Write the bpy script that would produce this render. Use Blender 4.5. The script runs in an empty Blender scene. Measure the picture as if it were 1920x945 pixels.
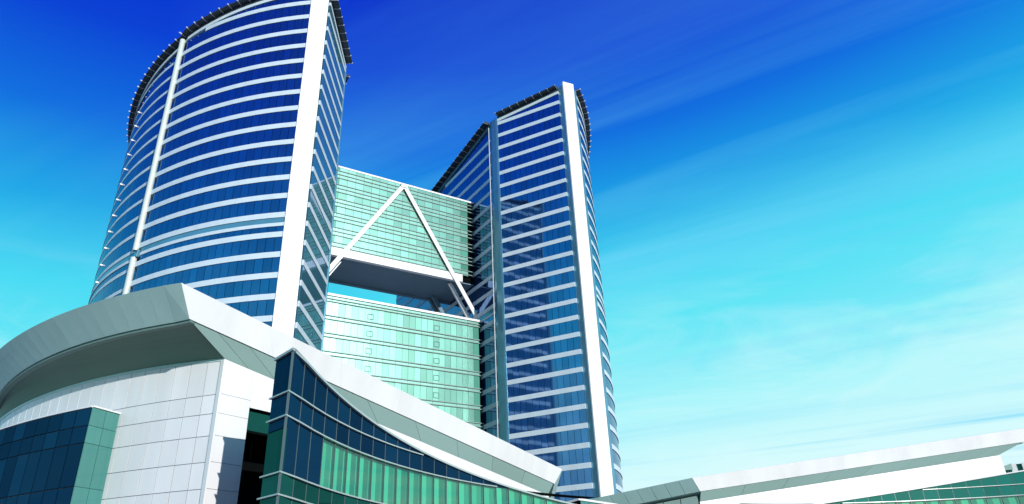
import bpy, math, random
from mathutils import Vector, Matrix
random.seed(7)
R = math.radians
scene = bpy.context.scene
EYE = 1.7                       # camera height; heights below are measured from the eye, then lifted

# ------------------------------------------------------------------ camera
cam = bpy.data.cameras.new('camera'); camo = bpy.data.objects.new('camera', cam)
scene.collection.objects.link(camo)
cam.sensor_width = 36.0; cam.lens = 36.0 * 1305.449 / 1920.0
cam.clip_start = 0.1; cam.clip_end = 8000
PITCH, ROLL = 26.4353, -2.5270
camo.matrix_world = Matrix.Translation((0, 0, EYE)) @ Matrix.Rotation(R(90 + PITCH), 4, 'X') @ Matrix.Rotation(R(ROLL), 4, 'Z')
scene.camera = camo

# ------------------------------------------------------------------ sun and sky
SUN_AZ, SUN_EL = 144.0, 15.5    # azimuth clockwise from +Y (the view direction)
sl = bpy.data.lights.new('sun', 'SUN'); so = bpy.data.objects.new('sun', sl); scene.collection.objects.link(so)
sl.energy = 4.3; sl.angle = R(0.5); sl.color = (1.0, 0.965, 0.92)
sdir = Vector((math.sin(R(SUN_AZ)) * math.cos(R(SUN_EL)), math.cos(R(SUN_AZ)) * math.cos(R(SUN_EL)), math.sin(R(SUN_EL))))
so.rotation_euler = sdir.to_track_quat('Z', 'Y').to_euler(); so.location = sdir * 300

world = bpy.data.worlds.new('World'); scene.world = world; world.use_nodes = True
nt = world.node_tree; N = nt.nodes; L = nt.links
for n in list(N): N.remove(n)
def wn(t, **k):
    n = N.new(t)
    for a, b in k.items(): setattr(n, a, b)
    return n
def s2l(c):
    return tuple(((x / 255.0) / 12.92 if x / 255.0 <= 0.04045 else ((x / 255.0 + 0.055) / 1.055) ** 2.4) for x in c)
out = wn('ShaderNodeOutputWorld'); bg = wn('ShaderNodeBackground'); L.new(bg.outputs[0], out.inputs[0])
sky = wn('ShaderNodeTexSky'); sky.sky_type = 'NISHITA'; sky.sun_disc = False
sky.sun_elevation = R(SUN_EL); sky.sun_rotation = R(SUN_AZ); sky.ozone_density = 3.0; sky.air_density = 1.0; sky.dust_density = 0.6
scl = wn('ShaderNodeVectorMath', operation='SCALE'); L.new(sky.outputs[0], scl.inputs[0]); scl.inputs['Scale'].default_value = 0.08
tc = wn('ShaderNodeTexCoord')
sep = wn('ShaderNodeSeparateXYZ'); L.new(tc.outputs['Generated'], sep.inputs[0])
# polarised-looking blue: colour follows elevation, a little paler towards the sun's side
dot = wn('ShaderNodeVectorMath', operation='DOT_PRODUCT'); L.new(tc.outputs['Generated'], dot.inputs[0])
dot.inputs[1].default_value = (math.sin(R(100)), math.cos(R(100)), 0)
sh = wn('ShaderNodeMath', operation='MULTIPLY_ADD'); L.new(dot.outputs['Value'], sh.inputs[0]); sh.inputs[1].default_value = -0.055; L.new(sep.outputs[2], sh.inputs[2])
ramp = wn('ShaderNodeValToRGB'); L.new(sh.outputs[0], ramp.inputs[0])
stops = [(0.0, (232, 253, 255)), (0.13, (216, 253, 255)), (0.22, (178, 248, 253)), (0.31, (110, 236, 248)), (0.40, (70, 220, 244)),
         (0.49, (30, 168, 232)), (0.58, (18, 112, 224)), (0.67, (10, 66, 214)), (0.77, (5, 36, 200)), (1.0, (4, 24, 170))]
cr = ramp.color_ramp
while len(cr.elements) < len(stops): cr.elements.new(0.5)
for e, (p, c) in zip(cr.elements, stops):
    e.position = p; e.color = (*s2l(c), 1)
mixc = wn('ShaderNodeMix', data_type='RGBA'); mixc.inputs[0].default_value = 0.985
L.new(scl.outputs[0], mixc.inputs[6]); L.new(ramp.outputs[0], mixc.inputs[7])
sdot = wn('ShaderNodeVectorMath', operation='DOT_PRODUCT'); L.new(tc.outputs['Generated'], sdot.inputs[0]); sdot.inputs[1].default_value = tuple(sdir)
aur = wn('ShaderNodeMapRange'); L.new(sdot.outputs['Value'], aur.inputs[0]); aur.inputs[1].default_value = 0.2; aur.inputs[2].default_value = 1.0; aur.inputs[3].default_value = 0.985; aur.inputs[4].default_value = 0.55
L.new(aur.outputs[0], mixc.inputs[0])
# cirrus: noise on a high flat layer, drawn out into streaks
dv = wn('ShaderNodeMath', operation='MAXIMUM'); L.new(sep.outputs[2], dv.inputs[0]); dv.inputs[1].default_value = 0.03
px = wn('ShaderNodeMath', operation='DIVIDE'); L.new(sep.outputs[0], px.inputs[0]); L.new(dv.outputs[0], px.inputs[1])
py = wn('ShaderNodeMath', operation='DIVIDE'); L.new(sep.outputs[1], py.inputs[0]); L.new(dv.outputs[0], py.inputs[1])
cb = wn('ShaderNodeCombineXYZ'); L.new(px.outputs[0], cb.inputs[0]); L.new(py.outputs[0], cb.inputs[1])
mp0 = wn('ShaderNodeMapping'); L.new(cb.outputs[0], mp0.inputs[0]); mp0.inputs['Rotation'].default_value = (0, 0, R(29))
mp = wn('ShaderNodeMapping'); L.new(mp0.outputs[0], mp.inputs[0]); mp.inputs['Scale'].default_value = (0.24, 2.0, 1); mp.inputs['Location'].default_value = (5.4, 2.2, 0)
nz = wn('ShaderNodeTexNoise'); L.new(mp.outputs[0], nz.inputs['Vector']); nz.inputs['Scale'].default_value = 0.9; nz.inputs['Detail'].default_value = 8; nz.inputs['Roughness'].default_value = 0.56; nz.inputs['Distortion'].default_value = 0.5
mp2 = wn('ShaderNodeMapping'); L.new(cb.outputs[0], mp2.inputs[0]); mp2.inputs['Scale'].default_value = (0.35, 0.5, 1); mp2.inputs['Location'].default_value = (1.3, 4.2, 0)
nz2 = wn('ShaderNodeTexNoise'); L.new(mp2.outputs[0], nz2.inputs['Vector']); nz2.inputs['Scale'].default_value = 0.8; nz2.inputs['Detail'].default_value = 3
mr = wn('ShaderNodeMapRange'); L.new(nz.outputs[0], mr.inputs[0]); mr.inputs[1].default_value = 0.45; mr.inputs[2].default_value = 0.70
mr2 = wn('ShaderNodeMapRange'); L.new(nz2.outputs[0], mr2.inputs[0]); mr2.inputs[1].default_value = 0.36; mr2.inputs[2].default_value = 0.60
cm = wn('ShaderNodeMath', operation='MULTIPLY'); L.new(mr.outputs[0], cm.inputs[0]); L.new(mr2.outputs[0], cm.inputs[1])
elc = wn('ShaderNodeMapRange'); L.new(sep.outputs[2], elc.inputs[0]); elc.inputs[1].default_value = 0.45; elc.inputs[2].default_value = 0.78; elc.inputs[3].default_value = 0.85; elc.inputs[4].default_value = 0.28
cm2 = wn('ShaderNodeMath', operation='MULTIPLY'); L.new(cm.outputs[0], cm2.inputs[0]); L.new(elc.outputs[0], cm2.inputs[1])
mixd = wn('ShaderNodeMix', data_type='RGBA'); L.new(cm2.outputs[0], mixd.inputs[0]); L.new(mixc.outputs[2], mixd.inputs[6]); mixd.inputs[7].default_value = (*s2l((112, 216, 250)), 1)
nz3 = wn('ShaderNodeTexNoise'); mp3 = wn('ShaderNodeMapping'); L.new(tc.outputs['Generated'], mp3.inputs[0]); mp3.inputs['Scale'].default_value = (2.6, 2.6, 9.0); mp3.inputs['Location'].default_value = (0.3, 0.1, 0.4)
L.new(mp3.outputs[0], nz3.inputs['Vector']); nz3.inputs['Scale'].default_value = 1.3; nz3.inputs['Detail'].default_value = 7; nz3.inputs['Roughness'].default_value = 0.6; nz3.inputs['Distortion'].default_value = 0.9
mr3 = wn('ShaderNodeMapRange'); L.new(nz3.outputs[0], mr3.inputs[0]); mr3.inputs[1].default_value = 0.46; mr3.inputs[2].default_value = 0.70
el3 = wn('ShaderNodeMapRange'); L.new(sep.outputs[2], el3.inputs[0]); el3.inputs[1].default_value = 0.42; el3.inputs[2].default_value = 0.22
cm3 = wn('ShaderNodeMath', operation='MULTIPLY'); L.new(mr3.outputs[0], cm3.inputs[0]); L.new(el3.outputs[0], cm3.inputs[1])
cm4 = wn('ShaderNodeMath', operation='MULTIPLY'); L.new(cm3.outputs[0], cm4.inputs[0]); cm4.inputs[1].default_value = 0.55
mixe = wn('ShaderNodeMix', data_type='RGBA'); L.new(cm4.outputs[0], mixe.inputs[0]); L.new(mixd.outputs[2], mixe.inputs[6]); mixe.inputs[7].default_value = (*s2l((224, 253, 255)), 1)
L.new(mixe.outputs[2], bg.inputs[0]); bg.inputs[1].default_value = 1.0

scene.view_settings.view_transform = 'Standard'; scene.view_settings.look = 'None'
scene.view_settings.exposure = 0.0; scene.view_settings.gamma = 1.0; scene.view_settings.use_curve_mapping = False
try:
    scene.cycles.max_bounces = 8; scene.cycles.glossy_bounces = 4; scene.cycles.transparent_max_bounces = 8
    scene.cycles.caustics_reflective = False; scene.cycles.caustics_refractive = False
except Exception: pass

# ------------------------------------------------------------------ materials
def mat(name, col, rough=0.5, metal=0.0, spec=0.5, vary=0.0, noise=0.0, nscale=1.0, bump=0.0, coat=0.0, streak=False):
    m = bpy.data.materials.new(name); m.use_nodes = True
    t = m.node_tree; b = t.nodes['Principled BSDF']
    b.inputs['Roughness'].default_value = rough; b.inputs['Metallic'].default_value = metal
    b.inputs['Specular IOR Level'].default_value = spec; b.inputs['Coat Weight'].default_value = coat
    src = t.nodes.new('ShaderNodeRGB'); src.outputs[0].default_value = (*col, 1); cur = src.outputs[0]
    if noise > 0:
        tcn = t.nodes.new('ShaderNodeTexCoord'); n = t.nodes.new('ShaderNodeTexNoise')
        geo = t.nodes.new('ShaderNodeNewGeometry')
        mpp = t.nodes.new('ShaderNodeMapping'); mpp.inputs['Scale'].default_value = (1, 1, 0.18) if streak else (1, 1, 1)
        t.links.new(geo.outputs['Position'], mpp.inputs[0]); t.links.new(mpp.outputs[0], n.inputs['Vector'])
        n.inputs['Scale'].default_value = nscale; n.inputs['Detail'].default_value = 6
        r = t.nodes.new('ShaderNodeMapRange'); t.links.new(n.outputs[0], r.inputs[0]); r.inputs[1].default_value = 0.3; r.inputs[2].default_value = 0.7
        r.inputs[3].default_value = 1 - noise; r.inputs[4].default_value = 1 + noise * 0.4
        mx = t.nodes.new('ShaderNodeVectorMath'); mx.operation = 'SCALE'; t.links.new(cur, mx.inputs[0]); t.links.new(r.outputs[0], mx.inputs['Scale']); cur = mx.outputs[0]
        if bump > 0:
            bp = t.nodes.new('ShaderNodeBump'); bp.inputs['Strength'].default_value = bump; bp.inputs['Distance'].default_value = 0.05
            t.links.new(n.outputs[0], bp.inputs['Height']); t.links.new(bp.outputs[0], b.inputs['Normal'])
    if vary > 0:
        oi = t.nodes.new('ShaderNodeObjectInfo'); r = t.nodes.new('ShaderNodeMapRange'); t.links.new(oi.outputs['Random'], r.inputs[0])
        r.inputs[3].default_value = 1 - vary; r.inputs[4].default_value = 1 + vary
        mx = t.nodes.new('ShaderNodeVectorMath'); mx.operation = 'SCALE'; t.links.new(cur, mx.inputs[0]); t.links.new(r.outputs[0], mx.inputs['Scale']); cur = mx.outputs[0]
    t.links.new(cur, b.inputs['Base Color'])
    return m

M = {}
M['white'] = mat('white aluminium panel', (0.76, 0.765, 0.76), 0.42, noise=0.09, nscale=0.5, vary=0.025, streak=True)
M['band'] = mat('white painted spandrel', (0.59, 0.685, 0.74), 0.45, noise=0.07, nscale=0.6, streak=True)
M['stone'] = mat('pale stone cladding', (0.69, 0.70, 0.71), 0.45, noise=0.07, nscale=0.8, vary=0.04, streak=True)
M['joint'] = mat('dark joint', (0.10, 0.11, 0.11), 0.8)
M['grooved'] = mat('grey joint sealant', (0.11, 0.12, 0.13), 0.8)
M['fascia_shade'] = mat('shaded grey green metal fascia', (0.41, 0.60, 0.565), 0.42, noise=0.06, nscale=0.4, vary=0.03)  # canopy fascia away from the sun, its shade put into the colour
M['fascia_joint'] = mat('fascia joint', (0.16, 0.28, 0.27), 0.7)
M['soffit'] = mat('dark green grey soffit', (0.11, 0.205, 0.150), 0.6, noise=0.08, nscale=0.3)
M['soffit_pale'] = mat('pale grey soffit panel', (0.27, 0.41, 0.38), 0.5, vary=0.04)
M['tglass'] = mat('blue tower glass', (0.14, 0.27, 0.50), 0.05, metal=1.0, vary=0.16, noise=0.12, nscale=0.3)
m = M['tglass']; t = m.node_tree; b = t.nodes['Principled BSDF']      # coated glass: a blue body under a mirror skin
b.inputs['Roughness'].default_value = 0.04
df = t.nodes.new('ShaderNodeBsdfDiffuse'); df.inputs[0].default_value = (0.008, 0.042, 0.160, 1)
ms = t.nodes.new('ShaderNodeMixShader'); ms.inputs[0].default_value = 0.70; om = t.nodes['Material Output']
t.links.new(df.outputs[0], ms.inputs[1]); t.links.new(b.outputs[0], ms.inputs[2]); t.links.new(ms.outputs[0], om.inputs[0])
m = M['tglass'].copy(); m.name = 'sunlit tower glass'  # lighter body: sun on the inner face put into the glass colour
for n_ in m.node_tree.nodes:
    if n_.type == 'BSDF_DIFFUSE': n_.inputs[0].default_value = (0.060, 0.220, 0.270, 1)
    if n_.type == 'MIX_SHADER': n_.inputs[0].default_value = 0.62
M['tglass_lit'] = m
M['tcore'] = mat('blue grey mullion', (0.10, 0.22, 0.42), 0.4)
M['teal'] = mat('teal blue metal column', (0.13, 0.33, 0.43), 0.18, metal=0.45, spec=0.6, noise=0.15, nscale=0.3)
M['gglass'] = mat('green bridge glass', (0.20, 0.45, 0.365), 0.31, metal=0.75, spec=0.9, vary=0.22, noise=0.10, nscale=0.15)
M['gglass_refl'] = mat('green glass tower reflection', (0.07, 0.30, 0.22), 0.30, metal=0.4, spec=0.8, vary=0.2)  # end bays: dark reflection of the towers put into the glass colour
M['gspan'] = mat('pale green spandrel glass', (0.22, 0.45, 0.38), 0.32, metal=0.75, spec=0.9, vary=0.07)
M['ledge'] = mat('dark green grey ledge', (0.12, 0.20, 0.17), 0.5)
M['ledge_soft'] = mat('green grey ledge', (0.20, 0.31, 0.27), 0.5)
M['wframe'] = mat('green window frame', (0.17, 0.40, 0.32), 0.5)
M['black'] = mat('black recess', (0.003, 0.0045, 0.005), 0.9, spec=0.02)
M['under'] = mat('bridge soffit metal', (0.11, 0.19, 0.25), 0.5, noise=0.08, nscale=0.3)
M['navy'] = mat('navy glass', (0.002, 0.014, 0.048), 0.04, spec=0.07, vary=0.2)
M['greenglass'] = mat('dark green glass', (0.003, 0.036, 0.030), 0.05, spec=0.12, vary=0.2)
M['green_lit'] = mat('green glass bright reflection', (0.010, 0.150, 0.115), 0.05, spec=0.3, vary=0.15)  # brighter reflection on the far wing put into the colour
M['bayteal'] = mat('teal bay glass', (0.055, 0.225, 0.20), 0.12, spec=0.5, vary=0.05)
M['mullion'] = mat('dark metal mullion', (0.10, 0.14, 0.15), 0.4, metal=0.3)
M['rail'] = mat('pale metal rail', (0.50, 0.54, 0.52), 0.35, metal=0.4)
M['refl_panel'] = mat('pale green reflection panel', (0.24, 0.66, 0.50), 0.8, vary=0.18)  # pale panels standing in for a colonnade mirrored in the glass
M['refl_panel_dark'] = mat('dark green reflection panel', (0.06, 0.30, 0.235), 0.8, vary=0.25)
M['louvre'] = mat('dark roof louvre', (0.03, 0.045, 0.06), 0.5)
M['steel'] = mat('white steel member', (0.78, 0.79, 0.79), 0.4, noise=0.04, nscale=0.5)
M['outrigger'] = mat('grey outrigger steel', (0.48, 0.50, 0.54), 0.45)
M['column'] = mat('off white round column', (0.56, 0.63, 0.58), 0.4, noise=0.05, nscale=0.5, streak=True)
M['paving'] = mat('pale stone paving', (0.30, 0.30, 0.28), 0.8, noise=0.2, nscale=0.4, bump=0.2)
M['roofgrey'] = mat('grey roof membrane', (0.35, 0.36, 0.36), 0.8)
def darkglass(key, name, body, sheen, vary):
    m = bpy.data.materials.new(name); m.use_nodes = True; t = m.node_tree
    for n in list(t.nodes): t.nodes.remove(n)
    o_ = t.nodes.new('ShaderNodeOutputMaterial'); d_ = t.nodes.new('ShaderNodeBsdfDiffuse'); d_.inputs[0].default_value = (*body, 1)
    g_ = t.nodes.new('ShaderNodeBsdfGlossy'); g_.inputs['Roughness'].default_value = 0.03
    oi = t.nodes.new('ShaderNodeObjectInfo'); r = t.nodes.new('ShaderNodeMapRange'); t.links.new(oi.outputs['Random'], r.inputs[0]); r.inputs[3].default_value = 1 - vary; r.inputs[4].default_value = 1 + vary
    c_ = t.nodes.new('ShaderNodeRGB'); c_.outputs[0].default_value = (*sheen, 1); mx = t.nodes.new('ShaderNodeVectorMath'); mx.operation = 'SCALE'
    t.links.new(c_.outputs[0], mx.inputs[0]); t.links.new(r.outputs[0], mx.inputs['Scale']); t.links.new(mx.outputs[0], g_.inputs[0])
    a_ = t.nodes.new('ShaderNodeAddShader'); t.links.new(d_.outputs[0], a_.inputs[0]); t.links.new(g_.outputs[0], a_.inputs[1]); t.links.new(a_.outputs[0], o_.inputs[0])
    M[key] = m
darkglass('navy', 'navy sky reflection glass', (0.002, 0.010, 0.026), (0.006, 0.030, 0.060), 0.35)  # blue sky reflection put into the glass colour
darkglass('greenglass', 'dark green tinted glass', (0.003, 0.028, 0.024), (0.010, 0.060, 0.050), 0.3)
# clear green glass: tinted see-through pane with a mirror-like skin
m = bpy.data.materials.new('clear green glass'); m.use_nodes = True; t = m.node_tree
for n in list(t.nodes): t.nodes.remove(n)
o_ = t.nodes.new('ShaderNodeOutputMaterial'); tr = t.nodes.new('ShaderNodeBsdfTransparent'); tr.inputs[0].default_value = (0.64, 0.95, 0.86, 1)
gl = t.nodes.new('ShaderNodeBsdfGlossy'); gl.inputs['Roughness'].default_value = 0.03; 
ms = t.nodes.new('ShaderNodeMixShader'); ms.inputs[0].default_value = 0.10; t.links.new(tr.outputs[0], ms.inputs[1]); t.links.new(gl.outputs[0], ms.inputs[2]); t.links.new(ms.outputs[0], o_.inputs[0])
M['clear'] = m
m = bpy.data.materials.new('frosted glass screen'); m.use_nodes = True; t = m.node_tree
for n in list(t.nodes): t.nodes.remove(n)
o_ = t.nodes.new('ShaderNodeOutputMaterial'); tr = t.nodes.new('ShaderNodeBsdfTransparent'); tr.inputs[0].default_value = (0.75, 0.92, 0.86, 1)
df = t.nodes.new('ShaderNodeBsdfPrincipled'); df.inputs['Base Color'].default_value = (0.40, 0.52, 0.48, 1); df.inputs['Roughness'].default_value = 0.3
ms = t.nodes.new('ShaderNodeMixShader'); ms.inputs[0].default_value = 0.6; t.links.new(tr.outputs[0], ms.inputs[1]); t.links.new(df.outputs[0], ms.inputs[2]); t.links.new(ms.outputs[0], o_.inputs[0])
M['frost'] = m

# ------------------------------------------------------------------ object helpers
COL = scene.collection
def empty(name, loc, label, cat, group=None):
    o = bpy.data.objects.new(name, None); o.location = loc; COL.objects.link(o)
    o['label'] = label; o['category'] = cat
    if group: o['group'] = group
    o.empty_display_size = 0.5
    return o
def link(name, me, parent=None, loc=(0, 0, 0), rot=(0, 0, 0), stuff=False, label=None):
    o = bpy.data.objects.new(name, me); COL.objects.link(o); o.location = loc; o.rotation_euler = rot
    if parent: o.parent = parent
    if stuff: o['kind'] = 'stuff'
    if label: o['label'] = label
    return o
def gloc(o):
    v = Vector(o.location)
    while o.parent: o = o.parent; v += Vector(o.location)
    return v

class MB:
    """collects solids in world coordinates (z from the eye), builds one mesh"""
    def __init__(s, flip=False): s.v = []; s.f = []; s.flip = flip
    def hexa(s, b, t):       # b, t : 4 points each, counter-clockwise seen from above
        i = len(s.v); s.v += [tuple(p) for p in b] + [tuple(p) for p in t]
        q = [(3, 2, 1, 0), (4, 5, 6, 7), (0, 1, 5, 4), (1, 2, 6, 5), (2, 3, 7, 6), (3, 0, 4, 7)]
        for f in q: s.f.append(tuple(i + k for k in f))
    def strip(s, inner, outer, z0, z1, z1o=None, z0o=None):
        """closed ribbon between two polylines (same length); z may be per-vertex lists"""
        n = len(inner)
        g = lambda z, k: z[k] if isinstance(z, (list, tuple)) else z
        if z1o is None: z1o = z1
        if z0o is None: z0o = z0
        i = len(s.v)
        for k in range(n):
            a, b = inner[k], outer[k]
            s.v += [(a[0], a[1], g(z0, k)), (b[0], b[1], g(z0o, k)), (b[0], b[1], g(z1o, k)), (a[0], a[1], g(z1, k))]
        for k in range(n - 1):
            p, q = i + 4 * k, i + 4 * k + 4
            for e in range(4):
                e2 = (e + 1) % 4
                s.f.append((p + e, p + e2, q + e2, q + e))
        s.f.append((i + 3, i + 2, i + 1, i)); e = i + 4 * (n - 1); s.f.append((e, e + 1, e + 2, e + 3))
    def prism(s, poly, z0, z1):
        n = len(poly); i = len(s.v); g = lambda z, k: z[k] if isinstance(z, (list, tuple)) else z
        s.v += [(p[0], p[1], g(z0, k)) for k, p in enumerate(poly)] + [(p[0], p[1], g(z1, k)) for k, p in enumerate(poly)]
        s.f.append(tuple(i + k for k in reversed(range(n)))); s.f.append(tuple(i + n + k for k in range(n)))
        for k in range(n):
            k2 = (k + 1) % n; s.f.append((i + k, i + k2, i + n + k2, i + n + k))
    def build(s, name, m, parent=None, fix=True, stuff=False, label=None, smooth=False):
        base = gloc(parent) if parent else Vector((0, 0, 0))
        me = bpy.data.meshes.new(name)
        me.from_pydata([(x - base.x, y - base.y, z + EYE - base.z) for x, y, z in s.v], [], s.f)
        if fix:
            import bmesh
            bm = bmesh.new(); bm.from_mesh(me); bmesh.ops.recalc_face_normals(bm, faces=bm.faces); bm.to_mesh(me); bm.free()
        me.materials.append(M[m]); me.update()
        if smooth:
            for p in me.polygons: p.use_smooth = True
        return link(name, me, parent, stuff=stuff, label=label)

_cache = {}
def boxmesh(name, w, d, h, m):
    """shared box, centred on x, y, standing on z = 0"""
    k = (name, round(w, 3), round(d, 3), round(h, 3), m)
    if k not in _cache:
        x, y = w / 2, d / 2
        me = bpy.data.meshes.new(name)
        me.from_pydata([(-x, -y, 0), (x, -y, 0), (x, y, 0), (-x, y, 0), (-x, -y, h), (x, -y, h), (x, y, h), (-x, y, h)], [],
                       [(3, 2, 1, 0), (4, 5, 6, 7), (0, 1, 5, 4), (1, 2, 6, 5), (2, 3, 7, 6), (3, 0, 4, 7)])
        me.materials.append(M[m]); _cache[k] = me
    return _cache[k]
def put(name, me, parent, x, y, z, ang, tilt=0.0):
    b = gloc(parent)
    return link(name, me, parent, (x - b.x, y - b.y, z + EYE - b.z), (tilt, 0, ang))

# ------------------------------------------------------------------ ground
g = MB(); S = 3500
g.v = [(-S, -S, -EYE), (S, -S, -EYE), (S, S, -EYE), (-S, S, -EYE)]; g.f = [(0, 1, 2, 3)]
go = g.build('ground', 'paving', None, fix=False); go['kind'] = 'structure'

# ------------------------------------------------------------------ the complex: local frame (u along the bridge, d depth)
UA = R(57.0); U = (math.sin(UA), math.cos(UA)); V = (U[1], -U[0]); O = (44.2919, 28.7635)
def P(u, d): return (O[0] + u * U[0] - d * V[0], O[1] + u * U[1] - d * V[1])
def mirror(x, y):
    a = (x - O[0]) * U[0] + (y - O[1]) * U[1]; b = (x - O[0]) * V[0] + (y - O[1]) * V[1]
    return (O[0] - a * U[0] + b * V[0], O[1] - a * U[1] + b * V[1])
Z0, FH = 101.124, 3.5
ROOF = lambda d: 104.2 - 0.13 * (d - 100.3)          # top of the facade: the roof falls towards the back
AC, AR = (-4.2, 146.8), 59.1
AC_COL = math.asin((146.8 - 121.3) / AR) + 1e-4
def arc_pt(a, r=AR): return (AC[0] + r * math.cos(a), AC[1] - r * math.sin(a))
A0 = math.asin((146.8 - 98.8) / AR)                    # at the pillar
ARC0 = A0; ARC1 = -A0
A_, N_, E_ = (27.0, 100.3), (27.57, 98.99), (30.75, 98.8)
def offs(p, q, o):     # offset of segment p-q to its left
    dx, dy = q[0] - p[0], q[1] - p[1]; l = math.hypot(dx, dy); return (-dy / l * o, dx / l * o)

def tower(sg, label, colname):
    base2 = P(sg * 36, 120)
    T = empty('hotel_tower', (base2[0], base2[1], 0), label, 'tower', 'twin hotel towers')
    W = lambda p: P(sg * p[0], p[1])
    # plan outline (right tower orientation)
    arcs = [ARC0 + (ARC1 - ARC0) * i / 60 for i in range(61)]
    ins = 0.22
    flare_n = (-(27.0 - 18.85) * 0 , 0)
    def flare(t, o=0.0):    # t 0..1 from the corner to the pillar; o outward
        p = (18.85 + (27.0 - 18.85) * t, 114.1 + (100.3 - 114.1) * t)
        l = math.hypot(8.15, 13.8); nx, ny = -13.8 / l, -8.15 / l
        return (p[0] + nx * o, p[1] + ny * o)
    def perp(d, o=0.0): return (18.3 - o, d)
    def arcp(a, o=0.0): return arc_pt(a, AR + o - (0.5 if a < AC_COL else 0.0))
    outline = [perp(170.5, -ins), perp(116.7, -ins), flare(0, -ins), flare(1, -ins), (28.4, 100.2), (30.2, 99.6)] + [arcp(a, -ins) for a in arcs] + [(27.4, 186)]
    b = MB(); b.prism([W(p) for p in outline], -EYE, [ROOF(p[1]) for p in outline]); b.build('core_wall', 'tcore', T)
    b = MB(); o2 = [(p[0], p[1]) for p in outline]
    b.prism([W(p) for p in o2], [ROOF(p[1]) + 0.02 for p in o2], [ROOF(p[1]) + 0.25 for p in o2]); b.build('roof', 'roofgrey', T)
    # bands and glazing
    na = 44
    arcs_b = [ARC0 - 0.006 + (ARC1 - ARC0) * i / na for i in range(na + 1)]
    ac = AC_COL
    arcs_n = [a for a in arcs_b if a > ac] + [ac]; arcs_w = [ac - 2e-4] + [a for a in arcs_b if a < ac]
    perps = [116.6, 120, 125, 130, 135, 140, 145, 150, 155, 160, 165, 170.4]
    flares = [i / 6 for i in range(7)]
    HB = 0.47
    def run(pts_fn, keys, zc, hb, o, name='band', m='band', o0=-0.15):
        keys = [k for k in keys if zc + hb < ROOF(pts_fn(k)[1]) - 0.55]
        if len(keys) < 2: return
        b = MB(); b.strip([W(pts_fn(k, o0)) for k in keys], [W(pts_fn(k, o)) for k in keys], zc - hb, zc + hb); b.build(name, m, T)
    fine = [i / 24 for i in range(25)]
    for k in range(0, 29):
        z = Z0 - FH * k
        run(arcp, arcs_n, z, HB, 0.22)
        run(arcp, arcs_w, z, HB * 0.74, 0.16)
        run(perp, perps if k else [116.6, 117.5], z, HB, 0.18)
        run(flare, fine if k == 0 else flares, z, HB, 0.18)
    run(arcp, arcs_b, Z0 - FH * 13 - 1.72, 0.30, 0.22)
    run(perp, perps, Z0 - FH * 13 - 1.72, 0.25, 0.18)
    run(arcp, arcs_b, Z0 - FH * 13 - 0.95, 0.46, 0.10, 'service_louvre', 'teal')
    run(perp, perps, Z0 - FH * 13 - 0.95, 0.46, 0.08, 'service_louvre', 'teal')
    # panes
    panes = []; rest = MB(); rest_in = MB()
    PW = 1.40
    def add_pane(pts_fn, k0, k1, zlo, zhi, prefer, inner=False):
        p, q = pts_fn(k0), pts_fn(k1)
        ztop = min(zhi, min(ROOF(p[1]), ROOF(q[1])) - 0.7)
        if ztop - zlo < 0.25: return
        panes.append((prefer, p, q, zlo, ztop, abs(ztop - zhi) < 1e-6, inner))
    npa = int(AR * (ARC0 - ARC1) / PW); nfl = 12; npp = int(53.7 / PW)
    for k in range(-1, 29):
        zhi = Z0 - FH * k - HB; zlo = Z0 - FH * (k + 1) + HB
        if k == 28: zlo = -EYE + 0.3
        if k == -1: zhi = ROOF(98) - 0.7
        arc_lo = zlo
        for i in range(npa):
            a0 = ARC0 - 0.006 + (ARC1 - ARC0) * i / npa; a1 = ARC0 - 0.006 + (ARC1 - ARC0) * (i + 1) / npa
            zh = zhi if k != 13 else Z0 - FH * 13 - 2.02
            add_pane(lambda a, o=0: arcp(a, o), a0, a1, zlo, zh, (0 if sg < 0 and i < 26 and -1 <= k <= 18 else 3) * 1000 + i * 30 - k)
        for i in range(nfl):
            add_pane(lambda t, o=0: flare(t, o), i / nfl, (i + 1) / nfl, zlo, zhi, (0 if sg > 0 and k <= 24 else 2) * 1000 + k, sg < 0)
        for i in range(npp):
            d0 = 116.7 + 53.7 * i / npp; d1 = 116.7 + 53.7 * (i + 1) / npp
            zh = zhi if k != 13 else Z0 - FH * 13 - 1.97
            add_pane(lambda t, o=0: perp(t, o), d0, d1, zlo, zh, (1 if sg > 0 and i < 8 and k < 20 else 4) * 1000 + i)
    panes.sort(key=lambda r: r[0])
    cnt = 0
    for pr, p, q, zlo, zhi, full, inner in panes:
        a, c = W(p), W(q)
        ln = math.hypot(c[0] - a[0], c[1] - a[1]); ang = math.atan2(c[1] - a[1], c[0] - a[0])
        mx, my = (a[0] + c[0]) / 2, (a[1] + c[1]) / 2
        if cnt < 300 and full and pr < 2000:
            me = boxmesh('pane', ln - 0.07, 0.20, zhi - zlo, 'tglass')
            put('pane', me, T, mx, my, zlo, ang + random.uniform(-.006, .006), random.uniform(-.002, .002)); cnt += 1
        else:
            tx, ty = (c[0] - a[0]) / ln, (c[1] - a[1]) / ln; nx, ny = -ty * 0.10, tx * 0.10
            e = 0.035
            a2 = (a[0] + tx * e, a[1] + ty * e); c2 = (c[0] - tx * e, c[1] - ty * e)
            r4 = [(a2[0] + nx, a2[1] + ny), (a2[0] - nx, a2[1] - ny), (c2[0] - nx, c2[1] - ny), (c2[0] + nx, c2[1] + ny)]
            (rest_in if inner else rest).hexa([(x, y, zlo) for x, y in r4], [(x, y, zhi) for x, y in r4])
    rest.build('glazing', 'tglass', T, stuff=True)
    if rest_in.v: rest_in.build('inner_glazing', 'tglass_lit', T, stuff=True)
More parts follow.
